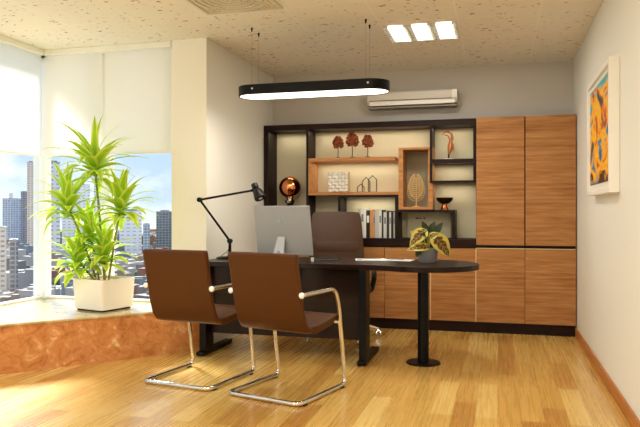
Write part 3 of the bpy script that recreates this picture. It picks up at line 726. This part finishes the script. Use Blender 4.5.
for (b0, dd, L_, W_, cu, dk) in LV:
    B0 = ax(b0); bm = bmesh.new(); blade(bm, B0, ax(dd), FW*.75+UP*.6, L_*1.1, W_*1.12, cu)
    lf = obj('leaf', bm, ['leaf_dark', 'leaf_dark'] if dk else ['leaf_brown', 'leaf_edge'], t, smooth=180)
    if not dk:
        D_ = ax(dd).normalized(); N_ = FW*.75+UP*.6; N_ = (N_-D_*N_.dot(D_)).normalized(); S_ = D_.cross(N_); bm = bmesh.new(); L1, W1 = L_*1.1, W_*1.12
        P_ = lambda t_, q: B0+D_*(L1*t_)+N_*(cu*(t_-t_*t_*1.8)+.07*W1*abs(q)+.002)+S_*(W1*.5*q)
        tube(bm, [P_(k/8, 0) for k in range(9)], .0016, 5)
        for k in range(5):
            for sg in (-1, 1): tube(bm, [P_(.12+k*.15, 0), P_(.2+k*.15, sg*.25), P_(.24+k*.14, sg*.5)], .0014, 5)
        obj('leaf_vein', bm, 'leaf_edge', lf)
    obj('leaf_stalk', tubes([[(B0.x*.2, B0.y*.2, .095), (B0.x*.6, B0.y*.6, (.11+B0.z)/2), tuple(B0)], .003, 6]), 'stem', lf)

# ------------------------------------------------------------------ guest chairs
def guest_chair(label, loc, rz):
    t = thing('guest_chair', label, 'chair', loc, rz, 'brown leather guest chairs in front of the desk')
    back = [(-.338, .918), (-.324, .86), (-.302, .76), (-.279, .66), (-.256, .56), (-.230, .484), (-.198, .442), (-.15, .43)]
    seat = [(-.149, .43), (-.08, .43), (.02, .442), (.12, .458), (.19, .47), (.215, .462), (.225, .445)]
    obj('backrest', slab(back, .042, -.257, .257), 'leather', t, bevel=.014, seg=3, smooth=40)
    obj('seat', slab(seat, .046, -.250, .250), 'leather', t, bevel=.014, seg=3, smooth=40)
    x = .268; zt = .667
    side = lambda s: [(s*x, -.285, zt), (s*x, .115, zt), (s*x, .165, .55), (s*x, .256, .018)]
    path = side(-1)+[(-x, -.325, .018), (x, -.325, .018)]+side(1)[::-1]
    p1 = round_path(path[:], .055, 7)
    obj('frame', tubes([p1, .0145, 12]), 'chrome', t, smooth=60)
    for s in (-1, 1):
        obj('end_cap', tubes([[(s*x, -.286, zt), (s*x, -.292, zt), (s*x, -.302, zt), (s*x, -.306, zt)], [.016, .0185, .0185, .013], 16]), 'steel_cap', t, smooth=40)
        obj('arm_bracket', tubes([[(s*.24, -.262, zt-.03), (s*x, -.262, zt)], .009, 8]), 'chrome', t)
        obj('seat_bracket', tubes([[(s*.235, .12, .45), (s*(x-.004), .195, .44)], .010, 8]), 'chrome', t)
        for yy in (-.27, .20): obj('glide', box(s*x-.014, s*x+.014, yy-.018, yy+.018, 0, .008), 'rubber', t)
guest_chair('brown leather chrome guest chair farther left, beside the orange platform', (-2.022, 4.365, 0), math.radians(-9.6))
guest_chair('brown leather chrome guest chair in the middle, in front of the monitor', (-1.318, 4.202, 0), math.radians(-15.5))

# ------------------------------------------------------------------ executive chair
t = thing('executive_chair', 'brown leather executive swivel chair behind the desk', 'chair', (-1.435, 6.03, 0), math.radians(17))
back = [(.16, .50), (.20, .56), (.225, .66), (.225, .78), (.235, .90), (.262, 1.02), (.285, 1.12), (.298, 1.165)]
def pad(prof, t_, wids, name, m):
    P = [Vector((0, y, z)) for y, z in prof]; bm = bmesh.new(); F, Bk = [], []
    for i, p in enumerate(P):
        dd = (P[min(i+1, len(P)-1)]-P[max(i-1, 0)]).normalized(); nn = Vector((0, -dd.z, dd.y)); row = []
        for k in range(9):
            s = -1+k/4; th = t_*(1-.55*abs(s)**4)/2; row.append((bm.verts.new((s*wids[i], p.y+nn.y*th, p.z+nn.z*th)), bm.verts.new((s*wids[i], p.y-nn.y*th, p.z-nn.z*th))))
        F.append(row)
    for i in range(len(P)-1):
        for k in range(8):
            bm.faces.new((F[i][k][0], F[i][k+1][0], F[i+1][k+1][0], F[i+1][k][0])); bm.faces.new((F[i][k][1], F[i+1][k][1], F[i+1][k+1][1], F[i][k+1][1]))
        for k in (0, 8): bm.faces.new((F[i][k][0], F[i+1][k][0], F[i+1][k][1], F[i][k][1]))
    for i in (0, len(P)-1):
        for k in range(8): bm.faces.new((F[i][k][0], F[i][k+1][0], F[i][k+1][1], F[i][k][1]))
    return obj(name, bm, m, t, bevel=.008, seg=2, smooth=50)
pad(back, .075, [.25, .265, .272, .264, .256, .248, .24, .222], 'backrest', 'leather_dark')
pad([(.222, .74), (.207, .79), (.21, .87), (.235, .94)], .04, [.19, .215, .215, .19], 'lumbar_pad', 'leather_dark')
pad([(-.26, .455), (-.24, .475), (-.1, .48), (.08, .475), (.19, .48)], .085, [.26, .285, .292, .285, .25], 'seat', 'leather_dark')
for s in (-1, 1):
    a = obj('armrest', tubes([round_path([(s*.275, .20, .64), (s*.31, .06, .655), (s*.315, -.16, .65), (s*.315, -.20, .58), (s*.30, -.10, .45), (s*.23, -.06, .44)], .05), .023, 10]), 'black_plastic', t, smooth=60)
    obj('arm_pad', box(s*.312-.032, s*.312+.032, -.17, .10, .655, .69), 'leather_dark', a, bevel=.01, seg=3)
obj('gas_column', lathe([(0, .09), (.03, .09), (.03, .26), (.02, .26), (.02, .42), (.1, .42), (.1, .437), (0, .437)], 20), 'black_metal', t, smooth=30)
L = []
for k in range(5):
    a = math.radians(8+72*k); c_, s_ = math.cos(a), math.sin(a)
    L.append([[(.02*c_, .02*s_, .15), (.12*c_, .12*s_, .145), (.29*c_, .29*s_, .105), (.385*c_, .385*s_, .075)], [.022, .02, .016, .013], 10])
obj('star_base', tubes(*L), 'chrome', t, smooth=60)
for k in range(5):
    a = math.radians(8+72*k); c_, s_ = math.cos(a)*.385, math.sin(a)*.385
    g = obj('castor', tubes([[(c_, s_, .075), (c_, s_, .045)], .008, 8], [[(c_-.012, s_, .05), (c_+.012, s_, .05)], .02, 12]), 'chrome', t, smooth=40)
    for q in (-1, 1): obj('wheel', tubes([[(c_+q*.010, s_, .0285), (c_+q*.014, s_, .0285), (c_+q*.024, s_, .0285), (c_+q*.027, s_, .0285)], [.024, .028, .028, .02], 18]), 'chrome', g, smooth=40)

# ------------------------------------------------------------------ dracaena in the square planter
t = thing('potted_dracaena', 'tall bright green dracaena in a white square planter on the platform', 'potted plant', (-3.178, 4.917, .3635), math.radians(-15.5))
o1, i1 = .172, .155
def rsq(h, r, n=6):
    p = []
    for cx0, cy0, a0_ in ((h-r, h-r, 0), (-h+r, h-r, PI/2), (-h+r, -h+r, PI), (h-r, -h+r, 3*PI/2)):
        for k in range(n+1): a = a0_+PI/2*k/n; p.append((cx0+r*math.cos(a), cy0+r*math.sin(a)))
    return p
bm = bmesh.new(); R = []
for h, z, r in ((.168, .014, .02), (.180, .258, .022), (.168, .258, .018), (.163, .12, .018)):
    R.append([bm.verts.new((x, y, z)) for x, y in rsq(h, r)])
for a, b in zip(R, R[1:]):
    for k in range(len(a)): bm.faces.new((a[k], a[(k+1) % len(a)], b[(k+1) % len(a)], b[k]))
bm.faces.new(R[0][::-1]); bm.faces.new(R[-1])
obj('planter', bm, 'planter_white', t, smooth=40)
obj('planter_shade_gap', prism(rsq(.155, .02), 0, .014), 'bronze', t)  # dark recessed block paints the shadow gap below the planter
obj('soil', prism(rsq(.165, .018), .2, .238), 'soil', t)
rt = math.atan(178/667)+math.radians(15.5)     # viewer's right in planter coordinates
def at(r_, f_, z_): return (r_*math.cos(rt)-f_*math.sin(rt), r_*math.sin(rt)+f_*math.cos(rt), z_)
CROWNS = [(-.045, -.10, 1.19, .45, 36, .02), (-.27, -.09, .86, .39, 30, -.04), (.17, -.10, .86, .36, 36, .05), (-.10, -.05, .62, .32, 26, -.03), (-.20, -.05, .40, .33, 32, -.06), (.03, -.09, .46, .31, 30, .02)]
r3 = random.Random(21)
for (r_, f_, z_, L0, nl, sr) in CROWNS:
    top = at(r_, f_, z_)
    obj('cane', tubes([round_path([at(sr, f_*.5, .22), at(sr*.5+r_*.5, f_*.7, .22+(z_-.22)*.55), top], .2, 5), .009, 8]), 'stem', t, smooth=60)
    bm = bmesh.new()
    for k in range(nl):
        q = k/(nl-1); az = k*2.39996+r3.uniform(-.2, .2)
        el = 1.48-1.35*q**.62+r3.uniform(-.22, .2); dr = .6+.95*q+r3.uniform(-.15, .3)
        L_ = L0*(.70+.34*math.sin(PI*min(1, q+.15)))*r3.uniform(.85, 1.08)
        leaf(bm, (top[0]+.008*math.cos(az), top[1]+.008*math.sin(az), top[2]+.06-.17*q), az, el, L_, (.05+.045*min(1, q*2.2))*r3.uniform(.85, 1.15), dr, 8, r3.uniform(-.35, .35), .16, .5)
    obj('leaf_crown', bm, ['leaf_green', 'leaf_lime'], t, smooth=180)
